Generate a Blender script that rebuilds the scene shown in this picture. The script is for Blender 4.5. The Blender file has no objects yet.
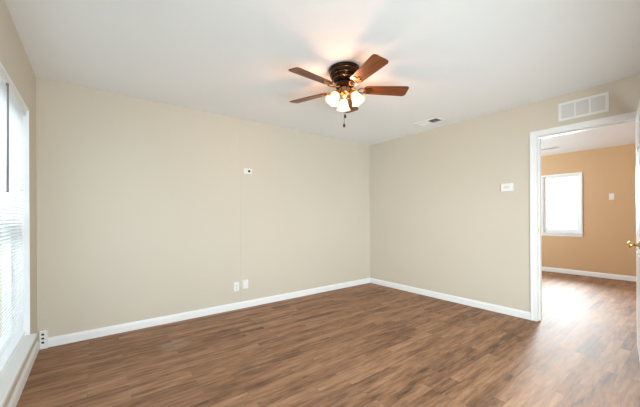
import bpy, bmesh, math, random
from mathutils import Vector, Matrix

# ------------------------------------------------------------------ camera
S = bpy.context.scene
COL = S.collection
YAW, ROLL = 0.6533, 0.0054
CAM = Vector((-3.9141, -3.6577, 1.1725))
fw = Vector((math.sin(YAW), math.cos(YAW), 0))
rt0 = Vector((math.cos(YAW), -math.sin(YAW), 0))
up0 = Vector((0, 0, 1))
rt = rt0 * math.cos(ROLL) - up0 * -math.sin(ROLL) * -1
up = rt0 * math.sin(ROLL) + up0 * math.cos(ROLL)
cam_data = bpy.data.cameras.new('camera')
cam_data.sensor_fit = 'HORIZONTAL'
cam_data.sensor_width = 36
cam_data.lens = 296.47 / 640 * 36
cam_data.shift_y = 13.4158 / 640
cam_data.clip_start = 0.02
cam = bpy.data.objects.new('camera', cam_data)
COL.objects.link(cam)
m3 = Matrix((rt, up, -fw)).transposed()
cam.matrix_world = Matrix.Translation(CAM) @ m3.to_4x4()
S.camera = cam

# ------------------------------------------------------------------ world, exposure
S.view_settings.view_transform = 'Standard'
S.view_settings.look = 'None'
S.view_settings.gamma = 1.0
S.view_settings.exposure = 0.20
S.view_settings.use_curve_mapping = False
W = bpy.data.worlds.new('sky')
S.world = W
W.use_nodes = True
bgn = W.node_tree.nodes['Background']
bgn.inputs[0].default_value = (0.86, 0.94, 1.0, 1)
bgn.inputs[1].default_value = 1.6
try:
    S.cycles.max_bounces = 10
    S.cycles.diffuse_bounces = 6
    S.cycles.transparent_max_bounces = 24
    S.cycles.sample_clamp_indirect = 6
    S.cycles.use_denoising = True
except Exception:
    pass


def area(name, loc, direction, sx, sy, power, color):
    l = bpy.data.lights.new(name, 'AREA')
    l.shape = 'RECTANGLE'
    l.size, l.size_y = sx, sy
    l.energy = power
    l.color = color
    o = bpy.data.objects.new(name, l)
    o.location = loc
    o.rotation_euler = Vector(direction).to_track_quat('-Z', 'Y').to_euler()
    COL.objects.link(o)
    return o


# daylight outside the left and far windows, plus two added fill lamps
area('daylight_left', (-5.5, -1.40, 2.9), (1, 0, -1.25), 2.4, 1.3, 82, (0.93, 0.97, 1.0))
area('fill_light_rear', (-3.30, -4.90, 0.84), (0.72, 1, 0.08), 2.0, 1.5, 250, (0.84, 0.935, 1.0))  # added fill lamp behind the viewer, shining in through the rear opening
area('daylight_far', (3.98, -1.82, 1.62), (-1, -0.20, -0.30), 0.8, 0.95, 66, (0.84, 0.92, 1.0)).data.spread = math.radians(75)
area('fill_light_north', (1.9, 0.42, 1.45), (0.2, -1, 0.75), 1.6, 1.3, 105, (0.78, 0.89, 1.0))  # added lamp that brightens the next room from its unseen side

# ------------------------------------------------------------------ materials
def mat(name, color, rough=0.5, metal=0.0, spec=0.5, emit=None, estr=0.0):
    m = bpy.data.materials.new(name)
    m.use_nodes = True
    b = m.node_tree.nodes['Principled BSDF']
    b.inputs['Base Color'].default_value = (*color, 1)
    b.inputs['Roughness'].default_value = rough
    b.inputs['Metallic'].default_value = metal
    b.inputs['Specular IOR Level'].default_value = spec
    if emit:
        b.inputs['Emission Color'].default_value = (*emit, 1)
        b.inputs['Emission Strength'].default_value = estr
    return m


def N(m, t, **kw):
    n = m.node_tree.nodes.new(t)
    for k, v in kw.items():
        setattr(n, k, v)
    return n


def bsdf(m):
    return m.node_tree.nodes['Principled BSDF']


def paint(name, color, rough=0.6, bump=0.06, scale=180, var=0.03):
    """rolled wall paint: faint mottling and orange-peel bump"""
    m = mat(name, color, rough, spec=0.3)
    L = m.node_tree.links.new
    tc = N(m, 'ShaderNodeTexCoord')
    n1 = N(m, 'ShaderNodeTexNoise')
    n1.inputs['Scale'].default_value = 1.3
    n1.inputs['Detail'].default_value = 3
    mr = N(m, 'ShaderNodeMapRange')
    mr.inputs['To Min'].default_value = 1 - var
    mr.inputs['To Max'].default_value = 1 + var
    mx = N(m, 'ShaderNodeMix', data_type='RGBA', blend_type='MULTIPLY')
    mx.inputs[0].default_value = 1
    mx.inputs[6].default_value = (*color, 1)
    L(tc.outputs['Object'], n1.inputs['Vector'])
    L(n1.outputs['Fac'], mr.inputs['Value'])
    L(mr.outputs['Result'], mx.inputs[7])
    L(mx.outputs[2], bsdf(m).inputs['Base Color'])
    n2 = N(m, 'ShaderNodeTexNoise')
    n2.inputs['Scale'].default_value = scale
    bp = N(m, 'ShaderNodeBump')
    bp.inputs['Strength'].default_value = bump
    bp.inputs['Distance'].default_value = 0.004
    L(tc.outputs['Object'], n2.inputs['Vector'])
    L(n2.outputs['Fac'], bp.inputs['Height'])
    L(bp.outputs['Normal'], bsdf(m).inputs['Normal'])
    return m


def wood(name, dark, light, sx, rough):
    """grain stretched along local X"""
    m = mat(name, light, rough, spec=0.5)
    L = m.node_tree.links.new
    tc = N(m, 'ShaderNodeTexCoord')
    mp = N(m, 'ShaderNodeMapping')
    mp.inputs['Scale'].default_value = (sx, sx * 14, sx * 14)
    n = N(m, 'ShaderNodeTexNoise')
    n.inputs['Scale'].default_value = 1
    n.inputs['Detail'].default_value = 5
    r = N(m, 'ShaderNodeValToRGB')
    r.color_ramp.elements[0].position = 0.3
    r.color_ramp.elements[1].position = 0.7
    r.color_ramp.elements[0].color = (*dark, 1)
    r.color_ramp.elements[1].color = (*light, 1)
    L(tc.outputs['Object'], mp.inputs['Vector'])
    L(mp.outputs['Vector'], n.inputs['Vector'])
    L(n.outputs['Fac'], r.inputs['Fac'])
    L(r.outputs['Color'], bsdf(m).inputs['Base Color'])
    return m


def floor_mat():
    m = mat('laminate', (0.3, 0.18, 0.1), 0.6, spec=0.75)
    L = m.node_tree.links.new
    tc = N(m, 'ShaderNodeTexCoord')
    br = N(m, 'ShaderNodeTexBrick')
    br.offset = 0.37
    br.offset_frequency = 2
    br.inputs['Scale'].default_value = 1
    br.inputs['Brick Width'].default_value = 0.62
    br.inputs['Row Height'].default_value = 0.074
    br.inputs['Mortar Size'].default_value = 0.0012
    br.inputs['Mortar Smooth'].default_value = 0.2
    br.inputs['Bias'].default_value = 0.0
    br.inputs['Color1'].default_value = (0.0, 0.0, 0.0, 1)
    br.inputs['Color2'].default_value = (1, 1, 1, 1)
    br.inputs['Mortar'].default_value = (0.2, 0.2, 0.2, 1)
    L(tc.outputs['Object'], br.inputs['Vector'])
    # grain, shifted from strip to strip by the strip's own value
    mp = N(m, 'ShaderNodeMapping')
    mp.inputs['Scale'].default_value = (4.5, 30, 1)
    L(tc.outputs['Object'], mp.inputs['Vector'])
    ad = N(m, 'ShaderNodeVectorMath', operation='ADD')
    sc = N(m, 'ShaderNodeVectorMath', operation='SCALE')
    sc.inputs['Scale'].default_value = 17
    L(br.outputs['Color'], sc.inputs[0])
    L(mp.outputs['Vector'], ad.inputs[0])
    L(sc.outputs['Vector'], ad.inputs[1])
    g = N(m, 'ShaderNodeTexNoise')
    g.inputs['Scale'].default_value = 1
    g.inputs['Detail'].default_value = 6
    g.inputs['Roughness'].default_value = 0.62
    L(ad.outputs['Vector'], g.inputs['Vector'])
    # value = 0.4*strip + 0.9*grain
    bw = N(m, 'ShaderNodeRGBToBW')
    L(br.outputs['Color'], bw.inputs[0])
    m1 = N(m, 'ShaderNodeMath', operation='MULTIPLY')
    m1.inputs[1].default_value = 0.22
    L(bw.outputs[0], m1.inputs[0])
    m2 = N(m, 'ShaderNodeMath', operation='MULTIPLY_ADD')
    m2.inputs[1].default_value = 1.02
    L(g.outputs['Fac'], m2.inputs[0])
    L(m1.outputs[0], m2.inputs[2])
    r = N(m, 'ShaderNodeValToRGB')
    e = r.color_ramp.elements
    e[0].position, e[0].color = 0.36, (0.10, 0.046, 0.022, 1)
    e[1].position, e[1].color = 0.95, (0.50, 0.30, 0.18, 1)
    x = e.new(0.54); x.color = (0.24, 0.118, 0.057, 1)
    x = e.new(0.70); x.color = (0.36, 0.19, 0.098, 1)
    L(m2.outputs[0], r.inputs['Fac'])
    # a pale oval mixed into the plank colour
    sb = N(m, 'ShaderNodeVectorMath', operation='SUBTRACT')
    sb.inputs[1].default_value = PALE_OVAL
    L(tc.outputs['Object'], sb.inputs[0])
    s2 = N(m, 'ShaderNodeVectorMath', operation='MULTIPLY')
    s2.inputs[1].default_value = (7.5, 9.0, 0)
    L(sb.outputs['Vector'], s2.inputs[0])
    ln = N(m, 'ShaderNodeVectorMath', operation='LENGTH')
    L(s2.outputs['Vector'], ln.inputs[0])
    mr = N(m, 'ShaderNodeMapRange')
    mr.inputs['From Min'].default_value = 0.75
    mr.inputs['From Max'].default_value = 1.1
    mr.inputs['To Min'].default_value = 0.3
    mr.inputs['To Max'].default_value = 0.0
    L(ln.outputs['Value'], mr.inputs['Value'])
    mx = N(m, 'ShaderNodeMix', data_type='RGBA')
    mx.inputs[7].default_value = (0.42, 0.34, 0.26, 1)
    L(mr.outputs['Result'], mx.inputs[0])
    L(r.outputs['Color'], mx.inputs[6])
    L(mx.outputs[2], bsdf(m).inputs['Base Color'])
    rr = N(m, 'ShaderNodeMapRange')
    rr.inputs['To Min'].default_value = 0.58
    rr.inputs['To Max'].default_value = 0.72
    L(g.outputs['Fac'], rr.inputs['Value'])
    L(rr.outputs['Result'], bsdf(m).inputs['Roughness'])
    bp = N(m, 'ShaderNodeBump')
    bp.inputs['Strength'].default_value = 0.25
    bp.inputs['Distance'].default_value = 0.002
    L(m2.outputs[0], bp.inputs['Height'])
    L(bp.outputs['Normal'], bsdf(m).inputs['Normal'])
    return m


def glass_mat():
    m = bpy.data.materials.new('window_glass')
    m.use_nodes = True
    nt = m.node_tree
    nt.nodes.clear()
    o = nt.nodes.new('ShaderNodeOutputMaterial')
    mx = nt.nodes.new('ShaderNodeMixShader')
    mx.inputs[0].default_value = 0.06
    t = nt.nodes.new('ShaderNodeBsdfTransparent')
    t.inputs[0].default_value = (0.96, 0.985, 0.98, 1)
    g = nt.nodes.new('ShaderNodeBsdfGlossy')
    g.inputs['Roughness'].default_value = 0.02
    nt.links.new(t.outputs[0], mx.inputs[1])
    nt.links.new(g.outputs[0], mx.inputs[2])
    nt.links.new(mx.outputs[0], o.inputs[0])
    return m


def translucent_mat(name, col, frac, emit=None, estr=0):
    m = bpy.data.materials.new(name)
    m.use_nodes = True
    nt = m.node_tree
    nt.nodes.clear()
    o = nt.nodes.new('ShaderNodeOutputMaterial')
    mx = nt.nodes.new('ShaderNodeMixShader')
    mx.inputs[0].default_value = frac
    d = nt.nodes.new('ShaderNodeBsdfDiffuse')
    d.inputs[0].default_value = (*col, 1)
    t = nt.nodes.new('ShaderNodeBsdfTranslucent')
    t.inputs[0].default_value = (*col, 1)
    nt.links.new(d.outputs[0], mx.inputs[1])
    nt.links.new(t.outputs[0], mx.inputs[2])
    out = mx.outputs[0]
    if emit:
        a = nt.nodes.new('ShaderNodeAddShader')
        e = nt.nodes.new('ShaderNodeEmission')
        e.inputs[0].default_value = (*emit, 1)
        e.inputs[1].default_value = estr
        nt.links.new(out, a.inputs[0])
        nt.links.new(e.outputs[0], a.inputs[1])
        out = a.outputs[0]
    nt.links.new(out, o.inputs[0])
    return m


PALE_OVAL = (-3.320, -0.674, 0)
M = {}
M['beige'] = paint('beige_wall_paint', (0.655, 0.597, 0.50))
M['tan'] = paint('tan_wall_paint', (0.66, 0.44, 0.25))
M['ceiling'] = paint('ceiling_paint', (0.875, 0.895, 0.905), 0.8, 0.12, 140, 0.02)
M['trim'] = paint('white_trim_paint', (0.88, 0.895, 0.90), 0.35, 0.02, 60, 0.01)
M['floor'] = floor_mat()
M['white'] = mat('white_plastic', (0.84, 0.84, 0.82), 0.35)
M['vinyl'] = mat('white_vinyl', (0.875, 0.895, 0.905), 0.4)
M['slat'] = translucent_mat('blind_slat', (0.86, 0.88, 0.90), 0.5)
M['glass'] = glass_mat()
M['wand'] = mat('wand_plastic', (0.22, 0.19, 0.2), 0.2)
M['hole'] = mat('dark_opening', (0.012, 0.011, 0.01), 0.7)
M['slot'] = mat('outlet_slot', (0.05, 0.045, 0.04), 0.6)
M['duct'] = mat('duct_interior', (0.10, 0.095, 0.085), 0.8)
M['grey_louver'] = mat('louver_enamel', (0.71, 0.71, 0.70), 0.4)
M['bronze'] = mat('oil_rubbed_bronze', (0.030, 0.014, 0.008), 0.2, 0.8)
M['gold'] = mat('antique_brass', (0.42, 0.22, 0.09), 0.25, 1.0)
M['brass'] = mat('polished_brass', (0.75, 0.55, 0.22), 0.2, 1.0)
M['blade'] = wood('walnut_blade', (0.08, 0.020, 0.003), (0.235, 0.066, 0.010), 5, 0.38)
M['shade'] = translucent_mat('frosted_glass_shade', (0.9, 0.84, 0.74), 0.5, (1.0, 0.62, 0.36), 0.32)
M['bulb'] = mat('lit_bulb', (1, 0.9, 0.8), 0.5, emit=(1.0, 0.80, 0.55), estr=6)
M['chain'] = mat('chain_metal', (0.20, 0.15, 0.10), 0.35, 0.9)
M['fob'] = mat('pull_fob', (0.02, 0.014, 0.01), 0.35)

# ------------------------------------------------------------------ mesh helpers
class MB:
    def __init__(self):
        self.bm = bmesh.new()

    def box(self, lo, hi, bevel=0.0, mtx=None, seg=2):
        r = bmesh.ops.create_cube(self.bm, size=1)
        vs = r['verts']
        lo, hi = Vector(lo), Vector(hi)
        for v in vs:
            v.co = Vector(((v.co.x + .5) * (hi.x - lo.x) + lo.x,
                           (v.co.y + .5) * (hi.y - lo.y) + lo.y,
                           (v.co.z + .5) * (hi.z - lo.z) + lo.z))
        if bevel:
            es = list({e for v in vs for e in v.link_edges})
            res = bmesh.ops.bevel(self.bm, geom=es, offset=bevel, segments=seg, affect='EDGES', profile=0.5)
            vs = list({v for f in res['faces'] for v in f.verts} | {v for v in vs if v.is_valid})
        if mtx is not None:
            for v in vs:
                v.co = mtx @ v.co
        return self

    def lathe(self, prof, n=40, mtx=None, cap=True):
        """prof: list of (r, z); axis local Z"""
        rings = []
        for r, z in prof:
            rings.append([self.bm.verts.new((r * math.cos(2 * math.pi * k / n), r * math.sin(2 * math.pi * k / n), z))
                          for k in range(n)])
        for a, b in zip(rings, rings[1:]):
            for k in range(n):
                self.bm.faces.new((a[k], a[(k + 1) % n], b[(k + 1) % n], b[k]))
        if cap:
            self.bm.faces.new(rings[0][::-1])
            self.bm.faces.new(rings[-1])
        if mtx is not None:
            for rg in rings:
                for v in rg:
                    v.co = mtx @ v.co
        return self

    def tube(self, pts, r, n=12):
        pts = [Vector(p) for p in pts]
        rs = r if isinstance(r, (list, tuple)) else [r] * len(pts)
        rings = []
        for i, p in enumerate(pts):
            d = (pts[min(i + 1, len(pts) - 1)] - pts[max(i - 1, 0)]).normalized()
            q = d.to_track_quat('Z', 'Y')
            rings.append([self.bm.verts.new(p + q @ Vector((rs[i] * math.cos(2 * math.pi * k / n),
                                                            rs[i] * math.sin(2 * math.pi * k / n), 0))) for k in range(n)])
        for a, b in zip(rings, rings[1:]):
            for k in range(n):
                self.bm.faces.new((a[k], a[(k + 1) % n], b[(k + 1) % n], b[k]))
        self.bm.faces.new(rings[0][::-1])
        self.bm.faces.new(rings[-1])
        return self

    def prism(self, outline, z0, z1, mtx=None, bevel=0.0):
        """outline: list of (x, y)"""
        a = [self.bm.verts.new((x, y, z0)) for x, y in outline]
        b = [self.bm.verts.new((x, y, z1)) for x, y in outline]
        n = len(a)
        fs = [self.bm.faces.new(a[::-1]), self.bm.faces.new(b)]
        for k in range(n):
            self.bm.faces.new((a[k], a[(k + 1) % n], b[(k + 1) % n], b[k]))
        vs = a + b
        if bevel:
            es = [e for f in fs for e in f.edges]
            r = bmesh.ops.bevel(self.bm, geom=es, offset=bevel, segments=2, affect='EDGES', profile=0.5)
            vs = list({v for v in vs if v.is_valid} | {v for f in r['faces'] for v in f.verts})
        if mtx is not None:
            for v in vs:
                v.co = mtx @ v.co
        return self

    def ball(self, c, r, seg=16):
        bmesh.ops.create_uvsphere(self.bm, u_segments=seg, v_segments=seg // 2 + 2, radius=r,
                                  matrix=Matrix.Translation(c))
        return self

    def torus(self, R, r, mtx, n=28, k=10):
        rings = []
        for i in range(n):
            a = 2 * math.pi * i / n
            rings.append([self.bm.verts.new(mtx @ Vector(((R + r * math.cos(2 * math.pi * j / k)) * math.cos(a),
                                                          (R + r * math.cos(2 * math.pi * j / k)) * math.sin(a),
                                                          r * math.sin(2 * math.pi * j / k)))) for j in range(k)])
        for i in range(n):
            a, b = rings[i], rings[(i + 1) % n]
            for j in range(k):
                self.bm.faces.new((a[j], b[j], b[(j + 1) % k], a[(j + 1) % k]))
        return self

    def build(self, name, material, parent=None, smooth=False, loc=None):
        me = bpy.data.meshes.new(name)
        bmesh.ops.recalc_face_normals(self.bm, faces=self.bm.faces[:])
        self.bm.to_mesh(me)
        self.bm.free()
        me.materials.append(material)
        if smooth:
            try:
                me.shade_smooth()
                me.set_sharp_from_angle(angle=math.radians(40))
            except Exception:
                for p in me.polygons:
                    p.use_smooth = True
        o = bpy.data.objects.new(name, me)
        COL.objects.link(o)
        if parent is not None:
            o.parent = parent
        if loc is not None:
            o.location = loc
        return o


def thing(name, label, cat, loc, rot=(0, 0, 0), group=None):
    o = bpy.data.objects.new(name, None)
    o.empty_display_size = 0.1
    COL.objects.link(o)
    o.location = loc
    o.rotation_euler = rot
    o['label'] = label
    o['category'] = cat
    if group:
        o['group'] = group
    return o


def struct(o, label, cat):
    o['kind'] = 'structure'
    o['label'] = label
    o['category'] = cat
    return o


# ------------------------------------------------------------------ the room shell
H = 2.44
XL, XR = -4.3164, 0.0           # window wall, doorway wall
YR = -3.98                      # wall behind the camera
XF = 3.70                       # far wall of the next room
T = 0.13
OY0, OY1, OZ = -2.49, -3.305, 2.07      # rough door opening
WY0, WY1, WZ0, WZ1 = -0.445, -2.36, 0.27, 2.02   # left window opening
FY0, FY1, FZ0, FZ1 = -1.53, -2.14, 0.83, 1.99     # far window opening

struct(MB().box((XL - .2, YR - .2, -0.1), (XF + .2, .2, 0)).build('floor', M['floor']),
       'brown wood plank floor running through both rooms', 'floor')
struct(MB().box((XL - .2, YR - .2, H), (XF + .2, .2, H + .1)).build('ceiling', M['ceiling']),
       'white ceiling over both rooms', 'ceiling')
struct(MB().box((XL - .2, 0, 0), (XR + T / 2, .2, H)).build('wall_back', M['beige']),
       'long beige wall with the low outlets and a vertical seam', 'wall')
b = MB()
b.box((0, OY0, 0), (T, 0, H))
b.box((0, YR, 0), (T, OY1, H))
b.box((0, OY1, OZ), (T, OY0, H))
struct(b.build('wall_right', M['beige']), 'beige wall with the doorway and the return grille', 'wall')
b = MB()
x0, x1 = XL - .16, XL
b.box((x0, WY0, 0), (x1, 0, H))
b.box((x0, YR, 0), (x1, WY1, H))
b.box((x0, WY1, 0), (x1, WY0, WZ0))
b.box((x0, WY1, WZ1), (x1, WY0, H))
struct(b.build('wall_left', M['beige']), 'beige wall around the large window with blinds', 'wall')
b = MB()
RX0, RX1, RZ0, RZ1 = -3.7, -1.7, 0.12, 1.55
b.box((XL, YR - .16, 0), (RX0, YR, H))
b.box((RX1, YR - .16, 0), (XR + T / 2, YR, H))
b.box((RX0, YR - .16, 0), (RX1, YR, RZ0))
b.box((RX0, YR - .16, RZ1), (RX1, YR, H))
struct(b.build('wall_front', M['beige']), 'beige wall behind the viewer with a window added for fill light', 'wall')
b = MB()
b.box((XF, FY0, 0), (XF + T, .2, H))
b.box((XF, YR - .2, 0), (XF + T, FY1, H))
b.box((XF, FY1, 0), (XF + T, FY0, FZ0))
b.box((XF, FY1, FZ1), (XF + T, FY0, H))
struct(b.build('wall_far', M['tan']), 'tan wall of the next room seen through the doorway', 'wall')
b = MB()
b.box((XR + T / 2, 0, 0), (1.1, .2, H))
b.box((2.7, 0, 0), (XF + .2, .2, H))
b.box((1.1, 0, 0), (2.7, .2, .8))
b.box((1.1, 0, 2.05), (2.7, .2, H))
struct(b.build('wall_north', M['tan']), 'tan side wall of the next room', 'wall')
b = MB()  # side window out of view, added as an opening for the fill lamp
b.box((1.1, .08, .8), (1.15, .13, 2.05), .004)
b.box((2.65, .08, .8), (2.7, .13, 2.05), .004)
b.box((1.15, .08, .8), (2.65, .13, .85), .004)
b.box((1.15, .08, 2.0), (2.65, .13, 2.05), .004)
w4 = struct(b.build('fill_window_north', M['vinyl']), 'unseen side window added to light the next room', 'window')
MB().box((1.15, .102, .85), (2.65, .108, 2.0)).build('pane', M['glass'], w4)
struct(MB().box((XR + T / 2, YR - .2, 0), (XF + .2, YR, H)).build('wall_south', M['tan']),
       'tan side wall of the next room opposite', 'wall')


M['ground'] = paint('outside_ground', (0.22, 0.23, 0.20), 0.9, 0.2, 30, 0.15)
struct(MB().box((-16, -14, -.35), (XL - .2, 10, -.25)).build('ground', M['ground']), 'grey green ground outside the left window', 'ground')

# baseboards: profile swept as boxes (body plus a thinner eased top)
def base_run(name, p0, p1, n, label, h=0.085, t=0.013):
    p0, p1, n = Vector(p0), Vector(p1), Vector(n)
    d = (p1 - p0)
    L = d.length
    d.normalize()
    prof = [(0, 0), (t, 0), (t, h * .72), (t * .75, h * .86), (t * .42, h * .95), (t * .3, h), (0, h)]
    b = MB()
    a = [b.bm.verts.new(p0 + n * x + Vector((0, 0, z))) for x, z in prof]
    c = [b.bm.verts.new(p1 + n * x + Vector((0, 0, z))) for x, z in prof]
    k = len(prof)
    for i in range(k):
        b.bm.faces.new((a[i], a[(i + 1) % k], c[(i + 1) % k], c[i]))
    b.bm.faces.new(a[::-1])
    b.bm.faces.new(c)
    return struct(b.build(name, M['trim']), label, 'baseboard')


base_run('baseboard_back', (-4.245, 0, 0), (XR, 0, 0), (0, -1, 0), 'white baseboard along the long beige wall')
base_run('baseboard_right', (0, -.013, 0), (0, -2.448, 0), (-1, 0, 0), 'white baseboard along the doorway wall')
base_run('baseboard_left', (XL, YR, 0), (XL, 0, 0), (1, 0, 0), 'off-white baseboard below the window', 0.085, 0.016)
base_run('baseboard_far', (XF, YR, 0), (XF, 0, 0), (-1, 0, 0), 'cream baseboard at the foot of the tan wall', 0.088)

# thin proud seam in the drywall of the long wall
struct(MB().box((-2.408, -0.0035, 0.085), (-2.383, 0, H), 0.0012).build('trim_2', M['beige']),
       'painted vertical seam on the long beige wall', 'seam')

# ------------------------------------------------------------------ doorway casing and jamb
b = MB()
CI, CO = 0.02, 0.062
for side, xs in ((-1, 0.0), (1, T)):
    xa, xb = (xs - 0.018, xs) if side < 0 else (xs, xs + 0.018)
    b.box((xa, OY0 - .018, 0), (xb, OY0 + .042, 2.109), .004)
    b.box((xa, OY1 - .042, 0), (xb, OY1 + .018, 2.109), .004)
    b.box((xa, OY1 + .018, 2.05), (xb, OY0 - .018, 2.109), .004)
    # raised outer back-band
    xa2, xb2 = (xs - 0.023, xs - .0175) if side < 0 else (xs + .0175, xs + 0.023)
    b.box((xa2, OY0 + .024, 0), (xb2, OY0 + .042, 2.109), .002)
    b.box((xa2, OY1 - .042, 0), (xb2, OY1 - .024, 2.109), .002)
    b.box((xa2, OY1 - .024, 2.091), (xb2, OY0 + .024, 2.109), .002)
jamb = struct(b.build('trim_1', M['trim']), 'white casing around the doorway', 'door casing')
b = MB()
b.box((-.004, OY0 - .02, 0), (T + .004, OY0, OZ))
b.box((-.004, OY1, 0), (T + .004, OY1 + .02, OZ))
b.box((-.004, OY1 + .02, OZ - .02), (T + .004, OY0 - .02, OZ))
b.box((.045, OY0 - .032, 0), (.08, OY0 - .02, OZ - .02), .002)      # door stop
b.box((.045, OY1 + .02, 0), (.08, OY1 + .032, OZ - .02), .002)
b.box((.045, OY1 + .032, OZ - .032), (.08, OY0 - .032, OZ - .02), .002)
b.build('jamb', M['trim'], jamb)
b = MB().box((.008, OY0 - .0225, 0.985), (.036, OY0 - .0195, 1.045), .001)
b.build('strike_plate', M['brass'], jamb)['label'] = 'small brass strike plate'

# ------------------------------------------------------------------ the white door, swung into the room
DW, DT, DH = 0.765, 0.035, 2.03
door = bpy.data.objects.new('door_1', None)
COL.objects.link(door)
door.location = (-0.026, -3.286, 0.008)
door.rotation_euler = (0, 0, math.pi + math.radians(7.5))
struct(door, 'white door standing open at the right edge with brass knob', 'door')
# local: x along the leaf from the hinge, y thickness (both faces), z up
b = MB().box((0, -DT / 2, 0), (DW, DT / 2, DH), .002)
leaf = b.build('door_leaf', M['trim'], door)
b = MB()
for f in (-1, 1):
    ya, yb = (DT / 2 - .001, DT / 2 + .005) if f > 0 else (-DT / 2 - .005, -DT / 2 + .001)
    for xa, xb in ((.11, .345), (.42, .655)):
        for za, zb in ((.2, .85), (1.0, 1.6), (1.7, 1.92)):
            b.box((xa, ya, za), (xb, yb, zb), .0025)
b.build('door_panel', M['trim'], door)
for sgn in (-1, 1):
    mt = Matrix.Translation((DW - .06, sgn * DT / 2, .945)) @ Matrix.Rotation(-sgn * math.pi / 2, 4, 'X')
    b = MB().lathe([(.030, 0), (.031, .004), (.026, .009), (.012, .012), (.011, .03), (.018, .036), (.026, .045),
                    (.027, .054), (.022, .062), (.012, .066)], 28, mt)
    k = b.build('door_knob', M['brass'], door, True)
    k['label'] = 'brass door knob'
for z in (.22, 1.0, 1.8):
    b = MB().lathe([(.006, 0), (.006, .09)], 12, Matrix.Translation((-.004, DT / 2 + .001, z)))
    b.box((-.002, DT / 2 - .02, z), (.003, DT / 2, z + .09))
    b.build('hinge', M['brass'], door, True)['label'] = 'brass hinge'

# ------------------------------------------------------------------ left window, sill and blind
win = MB()
fx0, fx1 = XL - .135, XL - .085
w = 0.045
win.box((fx0, WY0 - w, WZ0), (fx1, WY0, WZ1), .004)
win.box((fx0, WY1, WZ0), (fx1, WY1 + w, WZ1), .004)
win.box((fx0, WY1 + w, WZ0), (fx1, WY0 - w, WZ0 + w), .004)
win.box((fx0, WY1 + w, WZ1 - w), (fx1, WY0 - w, WZ1), .004)
zr = 1.15
win.box((fx0 + .005, WY1 + w, zr - .03), (fx1 + .008, WY0 - w, zr + .03), .004)
ym = (WY0 + WY1) / 2
win.box((fx0 + .003, ym - .03, WZ0 + w), (fx1 + .003, ym + .03, WZ1 - w), .004)
win1 = struct(win.build('window_1', M['vinyl']), 'large bright window covered by the white blind', 'window')
b = MB()
b.box((XL - .115, WY1 + w, WZ0 + w), (XL - .109, WY0 - w, WZ1 - w))
b.build('pane', M['glass'], win1)
b = MB()      # white returns lining the opening, with a narrow face edge
b.box((XL - .085, WY0 - .012, WZ0), (XL + .010, WY0, WZ1), .002)
b.box((XL - .085, WY1, WZ0), (XL + .010, WY1 + .012, WZ1), .002)
b.box((XL - .085, WY1 + .012, WZ1 - .012), (XL + .010, WY0 - .012, WZ1), .002)
b.build('window_frame', M['trim'], win1)
b = MB()
b.box((XL - .085, WY1 - .04, WZ0 - .022), (XL + .048, WY0 - .005, WZ0 + .002), .005)
b.build('window_sill', M['trim'], win1)

blind = thing('window_blind', 'white slatted blind hanging in the large left window', 'blind',
              (XL - .028, WY0 - .014, WZ1 - .013))
BL = (WY0 - .014) - (WY1 + .014)
b = MB().box((-.02, -BL, -.045), (.022, 0, 0), .003)
b.build('headrail', M['vinyl'], blind)
b = MB()
zt, zb = -.055, (WZ0 + .03) - (WZ1 - .013)
pitch = .0225
nsl = int((zt - zb) / pitch)
wd = .0255
for i in range(nsl):
    zc = zt - .01 - i * pitch
    tl = math.radians(-42)
    # slightly crowned slat of three strips
    pts = []
    for s, cr in ((-.5, 0), (-.17, .0022), (.17, .0022), (.5, 0)):
        u = s * wd
        px, pz = u * math.cos(tl) + cr * math.sin(tl), -u * math.sin(tl) + cr * math.cos(tl)
        pts.append((px, pz))
    rows = []
    for px, pz in pts:
        rows.append((b.bm.verts.new((px, -BL + .006, zc + pz)), b.bm.verts.new((px, -.006, zc + pz))))
    for a, c in zip(rows, rows[1:]):
        b.bm.faces.new((a[0], a[1], c[1], c[0]))
sl = b.build('slats', M['slat'], blind)
b = MB().box((-.013, -BL + .004, zb - .012), (.013, -.004, zb + .006), .003)
b.build('bottom_rail', M['vinyl'], blind)
b = MB()
for yy in (-.09, -BL * .36, -BL * .68, -BL + .09):
    b.tube([(.0145, yy, -.04), (.0145, yy, zb)], .0011, 6)
    b.tube([(-.0145, yy, -.04), (-.0145, yy, zb)], .0011, 6)
b.build('ladder_cord', M['vinyl'], blind)
b = MB().tube([(.03, -.665, -.035), (.032, -.685, -.35), (.032, -.70, -.68)], [.0045, .0045, .0055], 8)
b.box((.018, -.672, -.04), (.034, -.658, -.028))
b.build('tilt_wand', M['wand'], blind, True)['label'] = 'dark thin tilt wand'

# unseen rear window, added to let the fill light in
b = MB()
b.box((RX0, YR - .10, RZ0), (RX0 + .06, YR - .05, RZ1), .004)
b.box((RX1 - .06, YR - .10, RZ0), (RX1, YR - .05, RZ1), .004)
b.box((RX0 + .06, YR - .10, RZ0), (RX1 - .06, YR - .05, RZ0 + .06), .004)
b.box((RX0 + .06, YR - .10, RZ1 - .06), (RX1 - .06, YR - .05, RZ1), .004)
b.box((-2.73, YR - .10, RZ0 + .06), (-2.67, YR - .05, RZ1 - .06), .004)
w3 = struct(b.build('fill_window_rear', M['vinyl']), 'wide window added behind the viewer for fill light', 'window')
MB().box((RX0 + .06, YR - .078, RZ0 + .06), (RX1 - .06, YR - .072, RZ1 - .06)).build('pane', M['glass'], w3)

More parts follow.
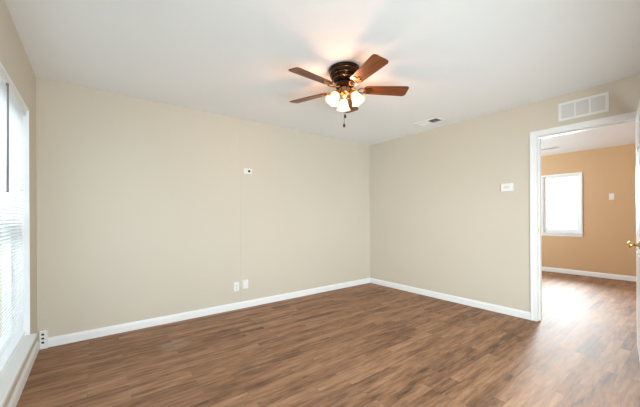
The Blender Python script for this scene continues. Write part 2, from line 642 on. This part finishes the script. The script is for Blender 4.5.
# ------------------------------------------------------------------ window of the next room
b = MB()
xa, xb = XF + .03, XF + .08
w = .05
b.box((xa, FY0 - w, FZ0), (xb, FY0, FZ1), .004)
b.box((xa, FY1, FZ0), (xb, FY1 + w, FZ1), .004)
b.box((xa, FY1 + w, FZ0), (xb, FY0 - w, FZ0 + w + .02), .004)
b.box((xa, FY1 + w, FZ1 - w), (xb, FY0 - w, FZ1), .004)
win2 = struct(b.build('window_2', M['vinyl']), 'bright white window in the tan wall of the next room', 'window')
MB().box((xa + .022, FY1 + w, FZ0 + w), (xa + .028, FY0 - w, FZ1 - w)).build('pane', M['glass'], win2)
b = MB()
cw = .035
b.box((XF - .015, FY0, FZ0 - .02), (XF, FY0 + cw, FZ1 + cw), .003)
b.box((XF - .015, FY1 - cw, FZ0 - .02), (XF, FY1, FZ1 + cw), .003)
b.box((XF - .015, FY1, FZ1), (XF, FY0, FZ1 + cw), .003)
b.box((XF, FY0 - .008, FZ0), (XF + .03, FY0, FZ1))
b.box((XF, FY1, FZ0), (XF + .03, FY1 + .008, FZ1))
b.build('window_frame', M['trim'], win2)
b = MB().box((XF - .045, FY1 - .045, FZ0 - .022), (XF + .03, FY0 + .045, FZ0), .004)
b.box((XF - .014, FY1 - .035, FZ0 - .078), (XF, FY0 + .035, FZ0 - .022), .003)
b.build('window_sill', M['trim'], win2)

# ------------------------------------------------------------------ ceiling fan
FAN = (-2.196, -1.770, H)
fan = thing('ceiling_fan', 'five blade ceiling fan with dark bronze housing and lit frosted lamp shades', 'ceiling fan', FAN)
b = MB().lathe([(.122, 0), (.132, -.003), (.135, -.009), (.134, -.026), (.124, -.031), (.124, -.038), (.129, -.041),
                (.127, -.057), (.114, -.063), (.114, -.070), (.119, -.073), (.114, -.086), (.099, -.093), (.099, -.098),
                (.096, -.106), (.080, -.116), (.060, -.120)], 48)
b.build('motor_housing', M['bronze'], fan, True)
for R_, z_ in ((.1255, -.0345), (.1155, -.0665), (.100, -.0955)):
    g = MB().torus(R_, .0028, Matrix.Translation((0, 0, z_)), 48, 8).build('accent_ring', M['gold'], fan, True)
    g['label'] = 'brass accent ring'
b = MB().lathe([(.074, -.116), (.078, -.122), (.078, -.156), (.070, -.162), (.04, -.166)], 36)
b.build('rotor_hub', M['bronze'], fan, True)
b = MB().lathe([(.046, -.164), (.050, -.168), (.050, -.194), (.056, -.198), (.056, -.210), (.046, -.225), (.030, -.239),
                (.014, -.247), (.012, -.255), (.004, -.261)], 32)
b.build('light_fitter', M['gold'], fan, True)

ZB = -.175
blade_out = []
r0, r1 = .168, .552
wr, wt = .052, .068
cr = .028
blade_out += [(r0, -wr + .018), (r0 + .012, -wr + .004), (r0 + .03, -wr)]
for k in range(5):
    a = -math.pi / 2 + k * math.pi / 8
    blade_out.append((r1 - cr + cr * math.cos(a), -wt + cr + cr * math.sin(a)))
for k in range(5):
    a = 0 + k * math.pi / 8
    blade_out.append((r1 - cr + cr * math.cos(a), wt - cr + cr * math.sin(a)))
blade_out += [(r0 + .03, wr), (r0 + .012, wr - .004), (r0, wr - .018)]
YD = math.degrees(YAW)
for k in range(5):
    th = math.radians(5 + 72 * k - YD)
    tilt = Matrix.Rotation(math.radians(-12), 4, 'X')
    root = MB().prism(blade_out, -.003, .003, tilt, .0012).build('fan_blade', M['blade'], fan)
    root.location = (0, 0, ZB)
    root.rotation_euler = (0, 0, th)
    ib = MB()
    # bracket: stem, open scroll ring, forked plate under the blade
    ib.tube([(.060, 0, .012), (.085, 0, .004), (.105, 0, -.004), (.125, 0, -.007)], [.010, .009, .008, .009], 10)
    ib.torus(.030, .0055, tilt @ Matrix.Translation((.150, 0, -.009)) @ Matrix.Diagonal((1.15, 1, 1, 1)), 24, 8)
    fork = [(.178, -.010), (.196, -.034), (.222, -.040), (.232, -.030), (.224, -.016), (.246, -.008), (.252, 0),
            (.246, .008), (.224, .016), (.232, .030), (.222, .040), (.196, .034), (.178, .010)]
    ib.prism(fork, -.0085, -.0035, tilt)
    iron = ib.build('blade_bracket', M['gold'], fan, True)
    iron.location = (0, 0, ZB)
    iron.rotation_euler = (0, 0, th)

# three lamps on curved arms
for k in range(3):
    th = math.radians(90 + 120 * k - YD)
    rot = Matrix.Rotation(th, 4, 'Z')
    ab = MB().tube([rot @ Vector(p) for p in ((.040, 0, -.202), (.056, 0, -.196), (.070, 0, -.201), (.077, 0, -.215))],
                   .0075, 10)
    ab.build('lamp_arm', M['gold'], fan, True)
    axis = rot @ Matrix.Translation((.076, 0, -.212)) @ Matrix.Rotation(math.radians(-30), 4, 'Y') @ Matrix.Scale(1.08, 4)
    cb = MB().lathe([(.012, .006), (.021, 0), (.022, -.012), (.020, -.022)], 24, axis)
    cb.build('lamp_socket', M['gold'], fan, True)
    prof = [(.021, -.016), (.028, -.023), (.034, -.037), (.0375, -.054), (.043, -.072), (.051, -.088), (.059, -.097)]
    sb = MB()
    outer = prof
    inner = [(r - .003, z + .0005) for r, z in prof[::-1]]
    n = 36
    rings = []
    for i, (r, z) in enumerate(outer + inner):
        t = max(0, (-z - .06) / .037)
        rings.append([sb.bm.verts.new(axis @ Vector((
            (r * (1 + .05 * t * math.cos(6 * 2 * math.pi * j / n))) * math.cos(2 * math.pi * j / n),
            (r * (1 + .05 * t * math.cos(6 * 2 * math.pi * j / n))) * math.sin(2 * math.pi * j / n), z))) for j in range(n)])
    for a, c in zip(rings, rings[1:] + rings[:1]):
        for j in range(n):
            sb.bm.faces.new((a[j], a[(j + 1) % n], c[(j + 1) % n], c[j]))
    sb.build('lamp_shade', M['shade'], fan, True)
    bb = MB().lathe([(.010, -.018), (.012, -.030), (.019, -.044), (.023, -.058), (.020, -.072), (.010, -.080), (.003, -.082)],
                    20, axis)
    bb.build('bulb', M['bulb'], fan, True)

gl = bpy.data.lights.new('fan_lamp_glow', 'POINT')
gl.energy = 9
gl.color = (1.0, 0.46, 0.26)
gl.shadow_soft_size = 0.03
go = bpy.data.objects.new('fan_lamp_glow', gl)
go.location = (0, 0, -.295)
go.parent = fan
COL.objects.link(go)

# pull chains
def chain(x, y, z0, z1):
    b = MB()
    n = int((z0 - z1) / .006)
    for i in range(n):
        b.ball((x, y, z0 - i * .006), .0026, 8)
    return b


fx = Vector((rt0.x, rt0.y, 0))
ff = Vector((fw.x, fw.y, 0))
for lat, dep, z0, z1 in ((-.008, -.030, -.238, -.478), (.000, -.036, -.238, -.402)):
    p = fx * lat + ff * dep
    c = chain(p.x, p.y, z0, z1).build('pull_chain', M['chain'], fan, True)
    f = MB().lathe([(.003, z1 + .004), (.007, z1 - .002), (.0105, z1 - .014), (.010, z1 - .024), (.004, z1 - .032)], 16,
                   Matrix.Translation((p.x, p.y, 0))).build('chain_fob', M['fob'], c, True)

# ------------------------------------------------------------------ vents
def louvre_bank(b, u0, u1, v0, v1, n, tilt, wd, th=.0012, axis='u'):
    """thin slats laid across local (u along x, v along y), stacked in v, tilted about x"""
    for i in range(n):
        v = v0 + (v1 - v0) * (i + .5) / n
        mt = Matrix.Translation((0, v, 0)) @ Matrix.Rotation(tilt, 4, 'X')
        b.box((u0, -wd / 2, -th / 2), (u1, wd / 2, th / 2), 0, mt)


# return grille on the doorway wall: local x -> -y world, local y -> z world, local z -> -x world (out of wall)
gr = thing('return_grille', 'white three section return air grille on beige wall above the doorway', 'vent grille',
           (0, -2.898, 2.258), (math.pi / 2, 0, -math.pi / 2))
GW, GH = .386, .186
b = MB()
fr = .024
b.box((-GW / 2, -GH / 2, 0), (GW / 2, -GH / 2 + fr, .012), .003)
b.box((-GW / 2, GH / 2 - fr, 0), (GW / 2, GH / 2, .012), .003)
b.box((-GW / 2, -GH / 2 + fr, 0), (-GW / 2 + fr, GH / 2 - fr, .012), .003)
b.box((GW / 2 - fr, -GH / 2 + fr, 0), (GW / 2, GH / 2 - fr, .012), .003)
b.build('frame', M['white'], gr)
inner = GW - 2 * fr
sec = inner / 3
for k in (-1, 1):
    MB().box((k * sec / 2 - .006, -GH / 2 + fr, .001), (k * sec / 2 + .006, GH / 2 - fr, .011), .002).build('divider', M['white'], gr)
MB().box((-GW / 2 + .01, -GH / 2 + .01, .0003), (GW / 2 - .01, GH / 2 - .01, .0015)).build('backing', M['duct'], gr)
for k in (-1, 0, 1):
    b = MB()
    for i in range(13):
        v = -GH / 2 + fr + (GH - 2 * fr) * (i + .5) / 13
        b.box((k * sec - sec / 2, -.0062, -.0006), (k * sec + sec / 2, .0062, .0006), 0,
              Matrix.Translation((0, v, .0062)) @ Matrix.Rotation(math.radians(27), 4, 'X'))
    b.build('louvers', M['grey_louver'], gr)


def ceiling_vent(name, label, loc, rotz, w_, l_, back='hole'):
    """local: x width, y length, z pointing down out of the ceiling (object flipped)"""
    v = thing(name, label, 'ceiling vent', loc, (math.pi, 0, rotz))
    fr = .022
    b = MB()
    b.box((-w_ / 2, -l_ / 2, 0), (w_ / 2, -l_ / 2 + fr, .010), .003)
    b.box((-w_ / 2, l_ / 2 - fr, 0), (w_ / 2, l_ / 2, .010), .003)
    b.box((-w_ / 2, -l_ / 2 + fr, 0), (-w_ / 2 + fr, l_ / 2 - fr, .010), .003)
    b.box((w_ / 2 - fr, -l_ / 2 + fr, 0), (w_ / 2, l_ / 2 - fr, .010), .003)
    b.box((-w_ / 2 + fr, -.012, .001), (w_ / 2 - fr, .012, .009), .002)
    b.build('frame', M['white'], v)
    MB().box((-w_ / 2 + .01, -l_ / 2 + .01, .0003), (w_ / 2 - .01, l_ / 2 - .01, .0015)).build('backing', M[back], v)
    for s in (-1, 1):
        b = MB()
        ya, yb = (.012, l_ / 2 - fr) if s > 0 else (-l_ / 2 + fr, -.012)
        n = 6
        for i in range(n):
            y = ya + (yb - ya) * (i + .5) / n
            b.box((-w_ / 2 + fr, -.008, -.0006), (w_ / 2 - fr, .008, .0006), 0,
                  Matrix.Translation((0, y, .0075)) @ Matrix.Rotation(math.radians(42 * s), 4, 'X'))
        b.build('louvers', M['white'], v)
    return v


ceiling_vent('ceiling_vent', 'white two bank air register on ceiling right of the fan', (-.335, -1.40, H), 0, .19, .33)
ceiling_vent('ceiling_vent', 'pale air register on ceiling of the next room seen through the doorway', (2.90, -1.83, H), 0, .16, .32, 'grey_louver')

# ------------------------------------------------------------------ wall devices
# local frame for wall_back devices: x world x, y up, z out of wall (toward -y)
BACK = (math.pi / 2, 0, 0)
RIGHT = (math.pi / 2, 0, -math.pi / 2)

t = thing('cable_plate', 'white horizontal wall plate with one round black hole high on beige wall', 'wall plate',
          (-2.300, 0, 1.777), BACK)
MB().box((-.058, -.035, 0), (.058, .035, .006), .003).build('plate', M['white'], t)
MB().lathe([(.0165, .002), (.0165, .0068), (.012, .0068)], 24, Matrix.Translation((.014, 0, 0))).build('cable_hole', M['hole'], t)
for x in (-.042, .050):
    MB().lathe([(.0035, .004), (.0035, .0068), (.002, .0072)], 10, Matrix.Translation((x, 0, 0))).build('screw', M['white'], t)

t = thing('duplex_outlet', 'white duplex electrical outlet low on beige wall just left of the seam', 'outlet',
          (-2.466, 0, .288), BACK)
MB().box((-.035, -.058, 0), (.035, .058, .006), .003).build('plate', M['white'], t)
for s in (-1, 1):
    r = MB()
    out = [(.0165 * math.cos(a), .0145 * math.sin(a)) for a in [2 * math.pi * k / 20 for k in range(20)]]
    r.prism(out, .004, .0075, Matrix.Translation((0, s * .0195, 0)), .0008)
    rc = r.build('receptacle', M['white'], t)
    b = MB()
    b.box((-.0075, s * .0195 - .001, .006), (-.005, s * .0195 + .008, .0079))
    b.box((.005, s * .0195 - .001, .006), (.0075, s * .0195 + .007, .0079))
    b.lathe([(.0028, .006), (.0028, .0079)], 10, Matrix.Translation((0, s * .0195 - .0075, 0)))
    b.build('slot', M['slot'], rc)
MB().lathe([(.003, .004), (.003, .0066)], 10).build('screw', M['slot'], t)

t = thing('wall_box', 'plain white raised box low on beige wall just right of the seam', 'wall box',
          (-2.352, 0, .302), BACK)
MB().box((-.042, -.058, 0), (.042, .058, .008), .003).build('base_plate', M['white'], t)
MB().box((-.036, -.050, .0075), (.036, .050, .034), .005).build('cover', M['white'], t)

t = thing('thermostat', 'small white rectangular thermostat on beige wall beside the doorway', 'thermostat',
          (0, -2.214, 1.510), RIGHT)
MB().box((-.066, -.050, 0), (.066, .050, .006), .002).build('base_plate', M['white'], t)
MB().box((-.062, -.046, .0055), (.062, .046, .030), .005).build('cover', M['white'], t)
MB().box((-.03, -.012, .0295), (.03, .018, .0308), .0005).build('display', mat('pale_display', (.72, .73, .69), .2), t)

t = thing('light_switch', 'white toggle switch on the tan wall right of the far window', 'light switch',
          (XF, -2.586, 1.52), RIGHT)
MB().box((-.035, -.058, 0), (.035, .058, .006), .003).build('plate', M['white'], t)
MB().box((-.005, -.011, .004), (.005, .011, .009), .001).build('toggle', M['white'], t)

t = thing('outlet_box', 'small white box with three dark openings in the corner beside the window', 'outlet box',
          (-4.272, 0, 0), BACK)
MB().box((-.027, 0, 0), (.027, .165, .034), .003).build('housing', M['white'], t)
for k in range(3):
    MB().box((-.014, .050 + k * .036, .0325), (.004, .068 + k * .036, .0348), .0005).build('opening', M['hole'], t)
